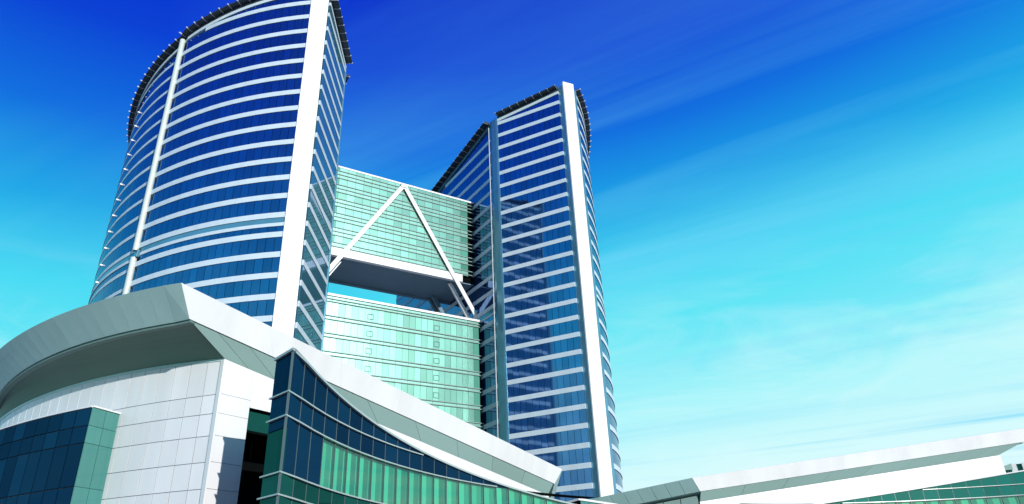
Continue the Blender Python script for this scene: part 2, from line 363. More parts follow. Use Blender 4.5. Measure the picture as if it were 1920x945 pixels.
    # pillar and teal strips
    b = MB(); b.prism([W(p) for p in [(27.50, 99.22), N_, (30.25, 98.62) if sg > 0 else (30.85, 98.62), (30.6, 100.6), (28.2, 101.0)]], -EYE, 106.45); b.build('pillar', 'white', T, label='tall white corner pillar')
    b = MB(); b.prism([W(p) for p in [(27.05, 100.55), (27.20, 100.30), (27.48, 99.25), (27.56, 99.30), (27.9, 100.6)]], -EYE, 105.6); b.build('pillar_side', 'teal', T)
    if sg > 0: b = MB(); b.prism([W(p) for p in [(30.27, 98.70), (30.95, 98.72), (31.05, 99.5), (30.4, 99.7)]], -EYE, 104.9); b.build('pillar_side', 'teal', T)
    # corner column between the inner faces
    b = MB(); b.prism([W(p) for p in [(18.08, 116.5), (18.08, 115.7), (18.40, 114.35), (18.62, 113.95), (19.3, 114.1), (19.0, 116.5)]], -EYE, ROOF(115) + 0.4); b.build('corner_column', 'teal', T)
    b = MB(); b.prism([W(p) for p in [(17.92, 117.05), (17.92, 116.85), (18.2, 116.85), (18.2, 117.05)]], -EYE, ROOF(117) - 0.6); b.build('corner_trim', 'steel', T)
    # the off-white column on the outer curve
    ac = AC_COL
    for z0, z1 in ((-EYE, Z0 - FH * 13 - 2.2), (Z0 - FH * 13 - 0.9, ROOF(121) - 0.2)):
        b = MB(); ring = []
        c0 = arcp(ac, 0.40)
        for i in range(14):
            th = 2 * math.pi * i / 14; ring.append((c0[0] + 0.50 * math.cos(th), c0[1] + 0.50 * math.sin(th)))
        b.prism([W(p) for p in ring], z0, z1); b.build('facade_column', 'column', T)
    b = MB(); c1 = [arcp(ac + 0.9 / AR, 0.1), arcp(ac - 0.9 / AR, 0.1), arcp(ac - 0.9 / AR, 0.62), arcp(ac + 0.9 / AR, 0.62)]
    b.prism([W(p) for p in c1], Z0 - FH * 13 - 2.2, Z0 - FH * 13 - 0.9); b.build('column_joint', 'teal', T)
    # roof edge: pale fascia, dark louvred overhang, white outriggers
    def along(fn, keys, name, m, o0, o1, zf0, zf1):
        b = MB(); b.strip([W(fn(k, o0)) for k in keys], [W(fn(k, o1)) for k in keys], [ROOF(fn(k)[1]) + zf0 for k in keys], [ROOF(fn(k)[1]) + zf1 for k in keys]); b.build(name, m, T)
    arc_f = [ARC0 - 0.01 + (ARC1 - ARC0 + 0.02) * i / 60 for i in range(61)]
    per_f = [116.9 + 53.4 * i / 10 for i in range(11)]
    for fn, keys in ((arcp, arc_f), (flare, fine), (perp, per_f)):
        along(fn, keys, 'roof_fascia', 'band' if fn is not perp else 'teal', -0.15, 0.26, -0.72, 0.0)
        along(fn, keys, 'roof_louvre', 'louvre', 0.21, 1.30 if fn is arcp else 1.5, 0.80, 0.98)
        along(fn, keys, 'roof_gutter', 'louvre', -0.2, 0.2, 0.02, 1.05)
    fin = boxmesh('fin', 0.12, 1.40, 0.26, 'outrigger')
    def fins(fn, keys):
        for i in range(len(keys)):
            p, q = W(fn(keys[i], 0.2)), W(fn(keys[i], 1.6))
            put('fin', fin, T, (p[0] + q[0]) / 2, (p[1] + q[1]) / 2, ROOF(fn(keys[i])[1]) + 0.72, math.atan2(q[1] - p[1], q[0] - p[0]) + math.pi / 2)
    fins(arcp, [ARC0 - 0.012 - i * 2.05 / AR for i in range(34)])
    fins(flare, [0.01 + i * 0.1225 for i in range(9)])
    fins(perp, [117.2 + 2.2 * i for i in range(25)])
    # small floodlight brackets far round the curve, one on each storey
    br = boxmesh('bracket', 0.28, 0.5, 0.28, 'steel')
    ab = math.asin((146.8 - 137.5) / AR)
    for k in range(2, 14):
        p = W(arcp(ab, 0.3)); q = W(arcp(ab, 1.5))
        put('bracket', br, T, p[0], p[1], Z0 - FH * k - 1.2, math.atan2(q[1] - p[1], q[0] - p[0]) + math.pi / 2)
    return T

tower(-1, 'nearer curved blue glass tower on the left with a broad white corner pillar', 'left')
tower(1, 'farther blue glass tower on the right, its front glass mirroring the other tower', 'right')

# ------------------------------------------------------------------ bridge block high between the towers
def beam(b, p, q, w, h):
    """square bar between two 3-D points"""
    p, q = Vector(p), Vector(q); d = (q - p).normalized(); s = d.cross(Vector((0, 0, 1))).normalized() * (w / 2); t = s.cross(d).normalized() * (h / 2)
    A = [p - s - t, p + s - t, p + s + t, p - s + t]; B = [x + (q - p) for x in A]
    b.hexa([tuple(x) for x in A], [tuple(x) for x in B])
def P3(u, d, z): x, y = P(u, d); return (x, y, z)
def ubox(b, u0, u1, d0, d1, z0, z1):
    c = [P(u0, d0), P(u1, d0), P(u1, d1), P(u0, d1)]
    b.hexa([(x, y, z0) for x, y in c], [(x, y, z1) for x, y in c])
FACE = math.atan2(U[1], U[0])

c = P(0, 131); BR = empty('sky_bridge', (c[0], c[1], 65), 'pale green glass bridge block hung high between the two towers', 'sky bridge')
b = MB(); ubox(b, -18.1, 18.1, 126.0, 137.6, 63.9, 84.7); b.build('core', 'black', BR)
b = MB(); ubox(b, -18.15, 18.15, 125.2, 137.8, 84.7, 85.1); b.build('roof_coping', 'steel', BR)
b = MB(); ubox(b, -17.9, 14.9, 125.0, 125.9, 63.62, 65.35); b.build('edge_beam', 'steel', BR)
b = MB(); ubox(b, -18.1, 18.1, 125.9, 137.7, 63.66, 63.88); b.build('soffit', 'under', BR)
b = MB(); ubox(b, -18.1, 18.1, 136.9, 137.9, 63.3, 63.65); b.build('soffit_beam', 'under', BR)
cs = [82.93 - 3.45 * i for i in range(6)]
for cz in cs:
    for dzz in (-0.9, 0.0, 0.9):
        z = cz + dzz
        if z < 65.6: continue
        b = MB(); ubox(b, -18.1, 18.1, 125.12, 125.55, z - 0.075, z + 0.075); b.build('ledge', 'ledge_soft', BR)
ncol = 18; w = 33.0 / ncol
rows = []
for i, cz in enumerate(cs):
    hi = 84.68 if i == 0 else cs[i - 1] - 0.98
    rows.append((cz + 0.98, hi, 'gglass')); 
    if cz - 0.1 > 65.5:
        rows.append((cz + 0.08, cz + 0.82, 'gspan')); rows.append((max(cz - 0.82, 65.4), cz - 0.08, 'gspan'))
for z0, z1, mm in rows:
    if z0 < 65.4: z0 = 65.4
    if z1 - z0 < 0.2: continue
    me = boxmesh('pane', w - 0.05, 0.3, z1 - z0, mm)
    for j in range(ncol):
        x, y = P(-16.5 + w * (j + 0.5), 125.45)
        if j in (0, ncol - 1) and mm == 'gglass': me_ = boxmesh('pane', w - 0.05, 0.3, z1 - z0, 'gglass_refl')
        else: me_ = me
        put('pane', me_, BR, x, y, z0, FACE + random.uniform(-.004, .004), random.uniform(-.003, .003))
for s in (-1, 1):
    for nm, d, top in (('truss_member', 124.75, 84.2), ):
        b = MB(); beam(b, P3(0.0, d, 84.3), P3(s * 18.25, d, 55.6), 0.26, 0.92); b.build(nm, 'steel', BR)
    b = MB(); beam(b, P3(s * 12.6, 126.9, 63.6), P3(s * 18.2, 126.9, 54.6), 0.5, 0.8); b.build('truss_member', 'steel', BR)
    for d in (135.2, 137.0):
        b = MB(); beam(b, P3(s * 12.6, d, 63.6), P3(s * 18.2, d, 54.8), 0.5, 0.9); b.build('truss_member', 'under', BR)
b = MB(); ubox(b, -0.75, 0.75, 124.4, 125.1, 83.6, 84.55); b.build('truss_node', 'steel', BR)

# ------------------------------------------------------------------ lower glass block between the towers
c = P(0, 130); LB = empty('link_building', (c[0], c[1], 0), 'broad green glass block filling the lower gap between the towers', 'building')
b = MB(); ubox(b, -18.1, 18.1, 123.4, 140.0, -EYE, 53.6); b.build('core', 'black', LB)
b = MB(); ubox(b, -18.15, 18.15, 122.45, 140.2, 53.62, 54.1); b.build('roof_coping', 'steel', LB)
pc = [52.75] + [49.18 - 3.53 * i for i in range(0, 15)]
for i, z in enumerate(pc):
    for dzz in ((-0.36, 0.36) if i else (-0.3, 0.25)):
        if z + dzz < -1: continue
        b = MB(); ubox(b, -18.1, 18.1, 122.5, 122.95, z + dzz - 0.085, z + dzz + 0.085); b.build('ledge', 'ledge_soft', LB)
ncol = 26; w = 35.0 / ncol
low = MB()
for i in range(len(pc) - 1):
    z1 = pc[i] - (0.46 if i else 0.40); z0 = pc[i + 1] + 0.46
    if z0 < -1.2: break
    for j in range(ncol):
        u0 = -17.5 + w * j
        if i < 7:
            x, y = P(u0 + w / 2, 122.9)
            put('pane', boxmesh('pane', w - 0.05, 0.3, z1 - z0, 'gglass_refl' if j in (0, ncol - 1) else 'gglass'), LB, x, y, z0, FACE + random.uniform(-.004, .004), random.uniform(-.003, .003))
        else: ubox(low, u0 + .025, u0 + w - .025, 122.75, 123.05, z0, z1)
    for j in range(13):
        u0 = -17.5 + 2 * w * j
        x, y = P(u0 + w, 122.9)
        if i < 7: put('spandrel', boxmesh('spandrel', 2 * w - 0.05, 0.3, 0.54, 'gspan'), LB, x, y, pc[i + 1] - 0.27, FACE)
        else: ubox(low, u0 + .025, u0 + 2 * w - .025, 122.75, 123.05, pc[i + 1] - 0.27, pc[i + 1] + 0.27)
for j in range(13):
    x, y = P(-17.5 + 2 * w * (j + .5), 122.9)
    put('spandrel', boxmesh('spandrel', 2 * w - 0.05, 0.3, 0.36, 'gspan'), LB, x, y, pc[0] - 0.2, FACE)
    put('spandrel', boxmesh('spandrel', 2 * w - 0.05, 0.3, 0.48, 'gspan'), LB, x, y, pc[0] + 0.36, FACE)
low.build('glazing', 'gglass', LB, stuff=True)
for uu in (-6.97, 7.52):
    for i in range(6):
        zc = 50.72 - 3.53 * i
        b = MB(); e = 0.065; hw, hh = 0.62, 0.55
        ubox(b, uu - hw, uu + hw, 122.6, 122.74, zc + hh - e, zc + hh); ubox(b, uu - hw, uu + hw, 122.6, 122.74, zc - hh, zc - hh + e)
        ubox(b, uu - hw, uu - hw + e, 122.6, 122.74, zc - hh + e, zc + hh - e); ubox(b, uu + hw - e, uu + hw, 122.6, 122.74, zc - hh + e, zc + hh - e)
        b.build('window_frame', 'wframe', LB)

# ------------------------------------------------------------------ podium wings (left as measured, right mirrored)
T3 = (-18.6336, 35.4243, 16.6046); PHI = R(30.7593); SL = -0.112076
DD = (math.sin(PHI), math.cos(PHI)); NN = (DD[1], -DD[0])
def SN(s, n): return (T3[0] + s * DD[0] + n * NN[0], T3[1] + s * DD[1] + n * NN[1])
def sofxy(x, y): return (x - T3[0]) * DD[0] + (y - T3[1]) * DD[1]
def ZP(x, y, off): return T3[2] + SL * sofxy(x, y) + off       # the tilted canopy plane
def circ_pts(c, r, a0, a1, n): return [(c[0] + r * math.sin(a0 + (a1 - a0) * i / n), c[1] + r * math.cos(a0 + (a1 - a0) * i / n)) for i in range(n + 1)]
def ang_at(c, p): return math.atan2(p[0] - c[0], p[1] - c[1]) % (2 * math.pi)

def wing(mir, lab_podium, lab_glass, lab_screen):
    F = (lambda p: mirror(*p)) if mir else (lambda p: p)
    bx = F((-16.0, 60.0))
    PB = empty('podium_building', (bx[0], bx[1], 0), lab_podium, 'building', 'podium wings below the towers')
    def F3(p): x, y = F((p[0], p[1])); return (x, y, p[2])
    # ---- curves
    ctop, rtop = (-4.958, 78.658), 45.38
    cbot, rbot = (-6.733, 76.365), 41.236
    cwal, rwal = (-6.382, 85.637), 46.976
    tcorner = SN(0, 0); bcorner = SN(1.2, -0.5); wcorner = (-17.539, 39.917)
    # curves run from the corner round to the left and back
    a_t = ang_at(ctop, tcorner); a_b = ang_at(cbot, bcorner); a_w = ang_at(cwal, wcorner)
    NCV = 34; SPAN = 0.92
    top = circ_pts(ctop, rtop, a_t, a_t + SPAN, NCV)
    bot = circ_pts(cbot, rbot, a_b, a_b + SPAN * 1.0, NCV)
    wal = circ_pts(cwal, rwal, a_w, a_w + SPAN * 0.9, NCV)
    top[0] = tcorner; bot[0] = bcorner; wal[0] = wcorner
    # ---- curved fascia panels, leaning inwards
    bk = MB(mir); CF = None
    inset = 0.06
    def lean(k, t, dep):       # point on the fascia surface, t 0 top..1 bottom, dep inwards
        a = (top[k][0] + (bot[k][0] - top[k][0]) * t, top[k][1] + (bot[k][1] - top[k][1]) * t)
        dx, dy = ctop[0] - a[0], ctop[1] - a[1]; l = math.hypot(dx, dy)
        z = ZP(*top[k], 0) * (1 - t) + ZP(*bot[k], -1.55) * t
        return (a[0] + dx / l * dep, a[1] + dy / l * dep, z)
    b = MB()
    for k in range(NCV):
        q = [lean(k, 0.0, 0.07), lean(k + 1, 0.0, 0.07), lean(k + 1, 1.0, 0.07), lean(k, 1.0, 0.07)]
        q2 = [lean(k, 0.0, 0.5), lean(k + 1, 0.0, 0.5), lean(k + 1, 1.0, 0.5), lean(k, 1.0, 0.5)]
        b.hexa([F3(p) for p in q], [F3(p) for p in q2])
    CF = b.build('curved_fascia', 'fascia_joint', PB)
    for k in range(NCV):
        b = MB(); e = 0.011
        def lp(kk, f, t, dep):
            p, q = lean(kk, t, dep), lean(kk + 1, t, dep); return tuple(p[i] + (q[i] - p[i]) * f for i in range(3))
        q = [lp(k, e, 0, 0), lp(k, 1 - e, 0, 0), lp(k, 1 - e, 1, 0), lp(k, e, 1, 0)]
        q2 = [lp(k, e, 0.0, 0.12), lp(k, 1 - e, 0.0, 0.12), lp(k, 1 - e, 1, 0.12), lp(k, e, 1, 0.12)]
        b.hexa([F3(p) for p in q], [F3(p) for p in q2]); b.build('panel', 'fascia_shade', CF)
    # lip under the curved fascia
    b = MB(); kk = range(NCV + 1)
    lipo = [lean(k, 1.0, 0.10) for k in kk]; lipi = [lean(k, 1.0, 0.45) for k in kk]
    b.strip([F(p[:2]) for p in lipi], [F(p[:2]) for p in lipo], [p[2] - 0.16 for p in lipo], [p[2] - 0.02 for p in lipo]); b.build('fascia_lip', 'ledge', PB)
    # ---- dished dark soffit between lip and wall
    b = MB(); rings = []
    for j in range(7):
        t = j / 6
        row = []
        for k in kk:
            p, q = lipi[k], wal[k]
            z = (lipo[k][2] - 0.08) * (1 - t) + ZP(*wal[k], -2.52) * t + 0.25 * math.sin(math.pi * t)
            row.append((p[0] + (q[0] - p[0]) * t, p[1] + (q[1] - p[1]) * t, z))
        rings.append(row)
    for j in range(6):
        for k in range(NCV):
            i = len(b.v); b.v += [F3(rings[j][k]), F3(rings[j][k + 1]), F3(rings[j + 1][k + 1]), F3(rings[j + 1][k])]; b.f.append((i, i + 1, i + 2, i + 3))
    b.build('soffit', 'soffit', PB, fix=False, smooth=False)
    # ---- straight fascia, sunlit, in long panels
    SEND = 44.55
    nseg = 7; SF = None
    b = MB()
    def sp(s, n, off): x, y = SN(s, n); return (x, y, ZP(x, y, off))
    b.hexa([F3(p) for p in (sp(0.1, -0.1, -0.02), sp(SEND, -0.1, -0.02), sp(SEND - 0.9, -0.58, -1.53), sp(1.3, -0.58, -1.53))],
           [F3(p) for p in (sp(0.5, -1.0, -0.02), sp(SEND, -1.0, -0.02), sp(SEND - 0.9, -1.3, -1.53), sp(1.8, -1.3, -1.53))])
    SF = b.build('straight_fascia', 'white', PB)
    for i in range(nseg):
        f0, f1 = i / nseg, (i + 1) / nseg; g0 = 0.0 if i == 0 else 0.003; g1 = 0.0 if i == nseg - 1 else 0.003
        ts = lambda f: f * SEND
        bs = lambda f: 1.2 + f * (SEND - 0.9 - 1.2)
        q = [sp(ts(f0) + g0, 0, 0), sp(ts(f1) - g1, 0, 0), sp(bs(f1) - g1, -0.5, -1.55), sp(bs(f0) + g0, -0.5, -1.55)]
        q2 = [sp(ts(f0) + g0, -0.12, 0.02), sp(ts(f1) - g1, -0.12, 0.02), sp(bs(f1) - g1, -0.62, -1.53), sp(bs(f0) + g0, -0.62, -1.53)]
        b = MB(); b.hexa([F3(p) for p in q], [F3(p) for p in q2]); b.build('panel', 'white', SF)
    # end fascia, turning back from the straight one
    e0, e1 = (44.55, 0.0), (56.0, -7.4); f0_, f1_ = (43.7, -0.55), (55.0, -7.9)
    b = MB()
    ne = 8
    for i in range(ne):
        t0, t1 = i / ne + 0.003, (i + 1) / ne - 0.003
        lerp = lambda a, c, t: (a[0] + (c[0] - a[0]) * t, a[1] + (c[1] - a[1]) * t)
        bb = MB()
        A, B_ = lerp(e0, e1, t0), lerp(e0, e1, t1); C, D_ = lerp(f0_, f1_, t1), lerp(f0_, f1_, t0)
        q = [sp(*A, 0), sp(*B_, 0), sp(*C, -1.55), sp(*D_, -1.55)]
        q2 = [sp(A[0] - .12, A[1] - 0.1, 0), sp(B_[0] - .12, B_[1] - 0.1, 0), sp(C[0] - .12, C[1] - 0.1, -1.55), sp(D_[0] - .12, D_[1] - 0.1, -1.55)]
        bb.hexa([F3(p) for p in q], [F3(p) for p in q2]); bb.build('end_panel', 'fascia_shade', PB)
    # roof sheet over the wing
    roofp = [p for p in top[::-1]] + [SN(SEND, 0), SN(56.0, -7.4), SN(58.0, -30.0), (-34, 92)]
    b = MB(); cx = sum(p[0] for p in roofp) / len(roofp); cy = sum(p[1] for p in roofp) / len(roofp)
    rp = [(p[0] + (cx - p[0]) * 0.06, p[1] + (cy - p[1]) * 0.06) for p in roofp]
    b.prism([F(p) for p in rp], [ZP(*p, -0.5) for p in rp], [ZP(*p, -0.05) for p in rp]); b.build('roof', 'roofgrey', PB)
    # soffit beyond the straight fascia (pale panels)
    edges = [0.0, 0.045, 0.10, 0.16, 0.22] + [0.22 + 0.78 * i / 6 for i in range(1, 7)]
    for i in range(len(edges) - 1):
        t0, t1 = edges[i] + (0.0 if i == 0 else 0.0005), edges[i + 1] - 0.0005
        so_ = lambda t: 1.35 + t * (43.55 - 1.35); si_ = lambda t: 4.42 + t * (43.55 - 4.42)
        b = MB()
        q = [sp(so_(t0), -0.60, -1.58), sp(so_(t1), -0.60, -1.58), sp(si_(t1), -1.3, -2.56), sp(si_(t0), -1.3, -2.56)]
        q2 = [(x, y, z + 0.12) for x, y, z in [sp(so_(t0), -0.75, -1.58), sp(so_(t1), -0.75, -1.58), sp(si_(t1), -1.45, -2.56), sp(si_(t0), -1.45, -2.56)]]
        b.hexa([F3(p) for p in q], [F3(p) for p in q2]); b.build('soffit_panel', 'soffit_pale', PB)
    b = MB(); q = [sp(1.4, -0.72, -1.50), sp(43.5, -0.72, -1.50), sp(43.5, -1.42, -2.45), sp(4.45, -1.42, -2.45)]
    b.hexa([F3(p) for p in q], [F3((p[0] - 0.2, p[1] + 0.1, p[2] + 0.1)) for p in q]); b.build('soffit_backing', 'joint', PB)
    # end soffit under the end fascia
    b = MB(); q = [sp(43.7, -0.65, -1.57), sp(55.0, -8.0, -1.57), sp(52.0, -12.0, -1.9), sp(42.0, -2.2, -2.2)]
    b.hexa([F3(p) for p in q], [F3((p[0], p[1], p[2] + 0.2)) for p in q]); b.build('end_soffit', 'soffit_pale', PB)
    # ---- curved white wall in panels
    zrow = [13.9, 11.43, 10.30, 9.02, 7.55, 6.10, 3.9, 1.4, -EYE]
    b = MB()
    wi = circ_pts(cwal, rwal - 0.35, a_w - 0.004, a_w + SPAN * 0.9, NCV); wo = circ_pts(cwal, rwal - 0.04, a_w - 0.001, a_w + SPAN * 0.9, NCV)
    b.strip([F(p) for p in wi], [F(p) for p in wo], -EYE, [ZP(*p, -2.54) for p in wal]); CW = b.build('curved_wall', 'grooved', PB)
    npan = 33; spanw = SPAN * 0.9
    for i in range(npan):
        for j in range(len(zrow) - 1):
            if j >= 6 and i > 14: continue
            a0 = a_w + spanw * i / npan + (0 if i == 0 else 0.0006); a1 = a_w + spanw * (i + 1) / npan - 0.0006
            z1 = zrow[j] - 0.018; z0 = zrow[j + 1] + 0.018
            p0, p1 = circ_pts(cwal, rwal, a0, a1, 1); r0, r1 = circ_pts(cwal, rwal - 0.06, a0, a1, 1)
            zt = [ZP(*p0, -2.6), ZP(*p1, -2.6)] if j == 0 else [z1, z1]
            b = MB(); b.strip([F(r0), F(r1)], [F(p0), F(p1)], z0, zt); b.build('panel', 'stone', CW)
    b = MB(); b.prism([F(SN(*p)) for p in ((4.36, -1.24), (4.47, -1.24), (4.47, -1.55), (4.36, -1.55))], -EYE, ZP(*SN(4.4, -1.3), -2.62)); b.build('corner_trim', 'white', PB)
    # trim at the wall head
    b = MB(); o1 = circ_pts(cwal, rwal + 0.05, a_w, a_w + spanw, NCV); i1 = circ_pts(cwal, rwal - 0.2, a_w, a_w + spanw, NCV)
    b.strip([F(p) for p in i1], [F(p) for p in o1], [ZP(*p, -2.66) for p in wal], [ZP(*p, -2.5) for p in wal]); b.build('wall_trim', 'fascia_shade', PB)
    # ---- straight white wall below the straight fascia
    WS = [(4.42, -1.33)]
    b = MB()
    def wallbox(bb, s0, s1, n0, n1, zb, zt):       # zt: number or offset tuple ('p', off)
        c4 = [SN(s0, n0), SN(s1, n0), SN(s1, n1), SN(s0, n1)]
        tz = [(ZP(*p, zt[1]) if isinstance(zt, tuple) else zt) for p in c4]
        bz = [(ZP(*p, zb[1]) if isinstance(zb, tuple) else zb) for p in c4]
        bb.hexa([(*F(p), z) for p, z in zip(c4, bz)], [(*F(p), z) for p, z in zip(c4, tz)])
    wallbox(b, 4.46, 6.55, -1.6, -1.32, -EYE, ('p', -2.56)); wallbox(b, 6.55, 14.0, -1.6, -1.32, -EYE if mir else 11.1, ('p', -2.56)); wallbox(b, 14.0, 43.6, -1.6, -1.32, -EYE, ('p', -2.56))
    SW = b.build('straight_wall', 'grooved', PB)
    cols = [(4.42, 6.6)] + [(6.6 + 1.85 * i, 6.6 + 1.85 * (i + 1)) for i in range(4)] + [(14.0 + 3.7 * i, 14.0 + 3.7 * (i + 1)) for i in range(8)]
    for s0, s1 in cols:
        zmx = ZP(*SN(s1, -1.3), -2.62)
        rws = [(zrow[j], zrow[j + 1]) for j in range(len(zrow) - 1)] if s0 < 13.9 else [(13.9, 8.0), (8.0, 4.0), (4.0, -EYE)]
        if 6.5 < s0 < 13.9 and not mir: rws = [(13.9, 10.988)]
        first = True
        for z1, z0 in rws:
            if zmx < z0 + 0.35: continue
            b = MB(); wallbox(b, s0 + 0.006, s1 - 0.006, -1.325, -1.25, z0 + 0.012, ('p', -2.6) if first else z1 - 0.012); b.build('panel', 'white', SW)
            if first: 
                first = False
    if not mir:
        # opening behind the glass wedge, its unlit depth painted black
        b = MB(); wallbox(b, 6.6, 14.0, -5.0, -4.8, -EYE, 11.1); wallbox(b, 6.45, 6.62, -4.8, -1.34, -EYE, 11.08); wallbox(b, 13.9, 14.1, -4.8, -1.34, -EYE, 11.08)
        wallbox(b, 6.64, 13.88, -4.75, -1.62, 11.12, 11.25); b.build('opening', 'black', PB)
        for i in range(4):
            b = MB(); s0 = 6.9 + i * 1.7; wallbox(b, s0, s0 + 1.62, -1.72, -1.62, 9.75, 10.95); b.build('transom_pane', 'greenglass', PB)
        b = MB(); wallbox(b, 6.66, 13.85, -1.76, -1.56, 9.6, 9.74); b.build('transom_bar', 'black', PB)
    # ---- bay window standing out of the curved wall
    a_bay = ang_at(cwal, (-24.62, 42.34)); BT = 11.12; rb = 49.0
    a_bay2 = ang_at(cwal, (-25.17, 40.385))
    nb = 12; dlt = 1.25 / rb
    BWp = circ_pts(cwal, rb, a_bay2, a_bay2 + dlt * nb, nb); BWi = circ_pts(cwal, rwal - 0.02, a_bay, a_bay2 + dlt * nb, nb)
    b = MB(); sh = lambda p: (p[0] + (cwal[0] - p[0]) * 0.0018, p[1] + (cwal[1] - p[1]) * 0.0018)
    b.strip([F(p) for p in BWi], [F(sh(p)) for p in BWp], -EYE, BT - 0.04); BW = b.build('bay_window', 'grooved', PB)
    zb = [BT - 0.06, 10.02, 9.02, 6.6, 4.2, 1.8, -EYE + 0.2]
    for i in range(nb):
        for j in range(len(zb) - 1):
            p, q = BWp[i], BWp[i + 1]; ln = math.hypot(q[0] - p[0], q[1] - p[1]); ux, uy = (q[0] - p[0]) / ln, (q[1] - p[1]) / ln
            e = 0.035; p = (p[0] + ux * e, p[1] + uy * e); q = (q[0] - ux * e, q[1] - uy * e)
            ins_ = lambda r, k: (r[0] + (cwal[0] - r[0]) * k, r[1] + (cwal[1] - r[1]) * k)
            b = MB(); b.strip([F(ins_(p, .0024)), F(ins_(q, .0024))], [F(p), F(q)], zb[j + 1] + 0.03, zb[j] - 0.03); b.build('pane', 'navy', BW)
    # its sunlit side
    p, q = (-24.60, 42.33), BWp[0]
    l = math.hypot(q[0] - p[0], q[1] - p[1]); tx, ty = (q[0] - p[0]) / l, (q[1] - p[1]) / l; ox, oy = -ty, tx
    for i in range(2):
        for j in range(len(zb) - 1):
            t0, t1 = i / 2 * l + 0.02, (i + 1) / 2 * l - 0.02
            a = (p[0] + tx * t0 + ox * .01, p[1] + ty * t0 + oy * .01); c_ = (p[0] + tx * t1 + ox * .01, p[1] + ty * t1 + oy * .01)
            b = MB(); b.strip([F(a), F(c_)], [F((a[0] + ox * .06, a[1] + oy * .06)), F((c_[0] + ox * .06, c_[1] + oy * .06))], zb[j + 1] + 0.012, zb[j] - 0.012); b.build('side_pane', 'bayteal', BW)
    b = MB(); b.strip([F(p_) for p_ in [(p[0] - ox * .1, p[1] - oy * .1)] + [circ_pts(cwal, rb - 0.1, a_bay2, a_bay2, 1)[0]]], [F((p[0] + ox * .12, p[1] + oy * .12)), F((q[0] + ox * .12 , q[1] + oy * .12))], BT - 0.03, BT + 0.06); b.build('bay_coping', 'white', BW)
    b = MB(); b.strip([F(p_) for p_ in BWi], [F(p_) for p_ in circ_pts(cwal, rb + 0.06, a_bay2, a_bay2 + dlt * nb, nb)], BT - 0.035, BT + 0.05); b.build('bay_coping', 'white', BW)

    # ------------------------------------------------------------ curved glass wedge in front of the wing
    C0, RG = (37.053, 31.052), 47.96
    gb = F((-8, 45)); GW = empty('glass_pavilion', (gb[0], gb[1], 0), lab_glass, 'building', 'curved glass pavilions')
    st = (-10.963, 32.50); a_s = ang_at(C0, st); a_e = ang_at(C0, SN(41.5, 4.6))
    if a_e - a_s > math.pi: a_e -= 2 * math.pi
    if a_e - a_s < -math.pi: a_e += 2 * math.pi
    arcl = abs(a_e - a_s) * RG; ng = int(round(arcl / 1.65))
    ZT = lambda x, y: 11.50 - 0.1085 * sofxy(x, y)
    gp = circ_pts(C0, RG, a_s, a_e, ng); gi = circ_pts(C0, RG + 1.34, a_s, a_e, ng)
    gi0 = (-12.17, 33.77); gi[0] = gi0; a_i = ang_at(C0, gi0)
    if a_i - a_s > math.pi: a_i -= 2 * math.pi
    skew = lambda r: a_s + (a_i - a_s) * r / 1.34 + math.copysign(0.002, a_e - a_s)
    back = circ_pts(C0, RG + 0.07, a_s, a_e, ng)
    zl = [9.27, 8.12, 5.55, 4.58, 2.2, -EYE]
    b = MB()   # solid body behind the panes, leaving the reflection strip open
    for (r0, r1, z0, z1f) in ((0.12, 1.30, 8.12, None), (0.9, 1.30, 5.55, 8.119), (0.12, 1.30, -EYE, 5.549)):
        ii = circ_pts(C0, RG + r1, skew(r1), a_e, ng); oo = circ_pts(C0, RG + r0, skew(r0), a_e, ng)
        if z1f is None:
            zz = [max(ZT(*p) - 0.08, z0 + 0.02) for p in gp]
        else: zz = [min(z1f, max(ZT(*p) - 0.08, z0 + 0.02)) for p in gp]
        b.strip([F(p) for p in ii], [F(p) for p in oo], z0, zz)
    b.build('body', 'black', GW)
    cut = 0 if mir else 3
    for i in range(ng):
        p, q = gp[i], gp[i + 1]
        for j in range(-1, len(zl) - 1):
            zt = [ZT(*p), ZT(*q)]
            hi = zl[j] if j >= 0 else 99
            lo = zl[j + 1]
            z1 = [min(hi, zt[0] - 0.05) , min(hi, zt[1] - 0.05)]
            if max(z1) - lo < 0.12: continue
            z1 = [max(z, lo + 0.05) for z in z1]
            is_cur = (j == 1 and i >= cut)
            mm = 'clear' if is_cur else ('green_lit' if mir else 'navy' if j < 2 else 'greenglass')  # one green glass on both wings; differing sky reflections are in the colours
            a0 = a_s + (a_e - a_s) * (i + 0.025) / ng; a1 = a_s + (a_e - a_s) * (i + 0.975) / ng
            o2 = circ_pts(C0, RG, a0, a1, 1); i2 = circ_pts(C0, RG + 0.05, a0, a1, 1)
            b = MB(); b.strip([F(r) for r in i2], [F(r) for r in o2], lo + 0.03, z1); b.build('pane', mm, GW)
            if is_cur:
                am = a0 + (a1 - a0) * 0.60
                for (c0_, c1_, cm_, rr) in ((a0, am, 'refl_panel', 0.22), (am, a1, 'refl_panel_dark', 0.22)):
                    o3 = circ_pts(C0, RG + rr, c0_, c1_, 1); i3 = circ_pts(C0, RG + rr + 0.06, c0_, c1_, 1)
                    b = MB(); b.strip([F(r) for r in i3], [F(r) for r in o3], lo + 0.05, [z - 0.02 for z in z1]); b.build('refl_panel', cm_, GW)
    for i in range(ng + 1):     # mullions
        p = gp[i]; a0 = a_s + (a_e - a_s) * i / ng; h = 0.022 / RG
        o2 = circ_pts(C0, RG - 0.02, a0 - h, a0 + h, 1); i2 = circ_pts(C0, RG + 0.1, a0 - h, a0 + h, 1)
        b = MB(); b.strip([F(r) for r in i2], [F(r) for r in o2], -EYE, ZT(*p) - 0.08); b.build('mullion', 'mullion', GW)
    # left end: narrow glass cheek
    pl, pr = gi[0], gp[0]
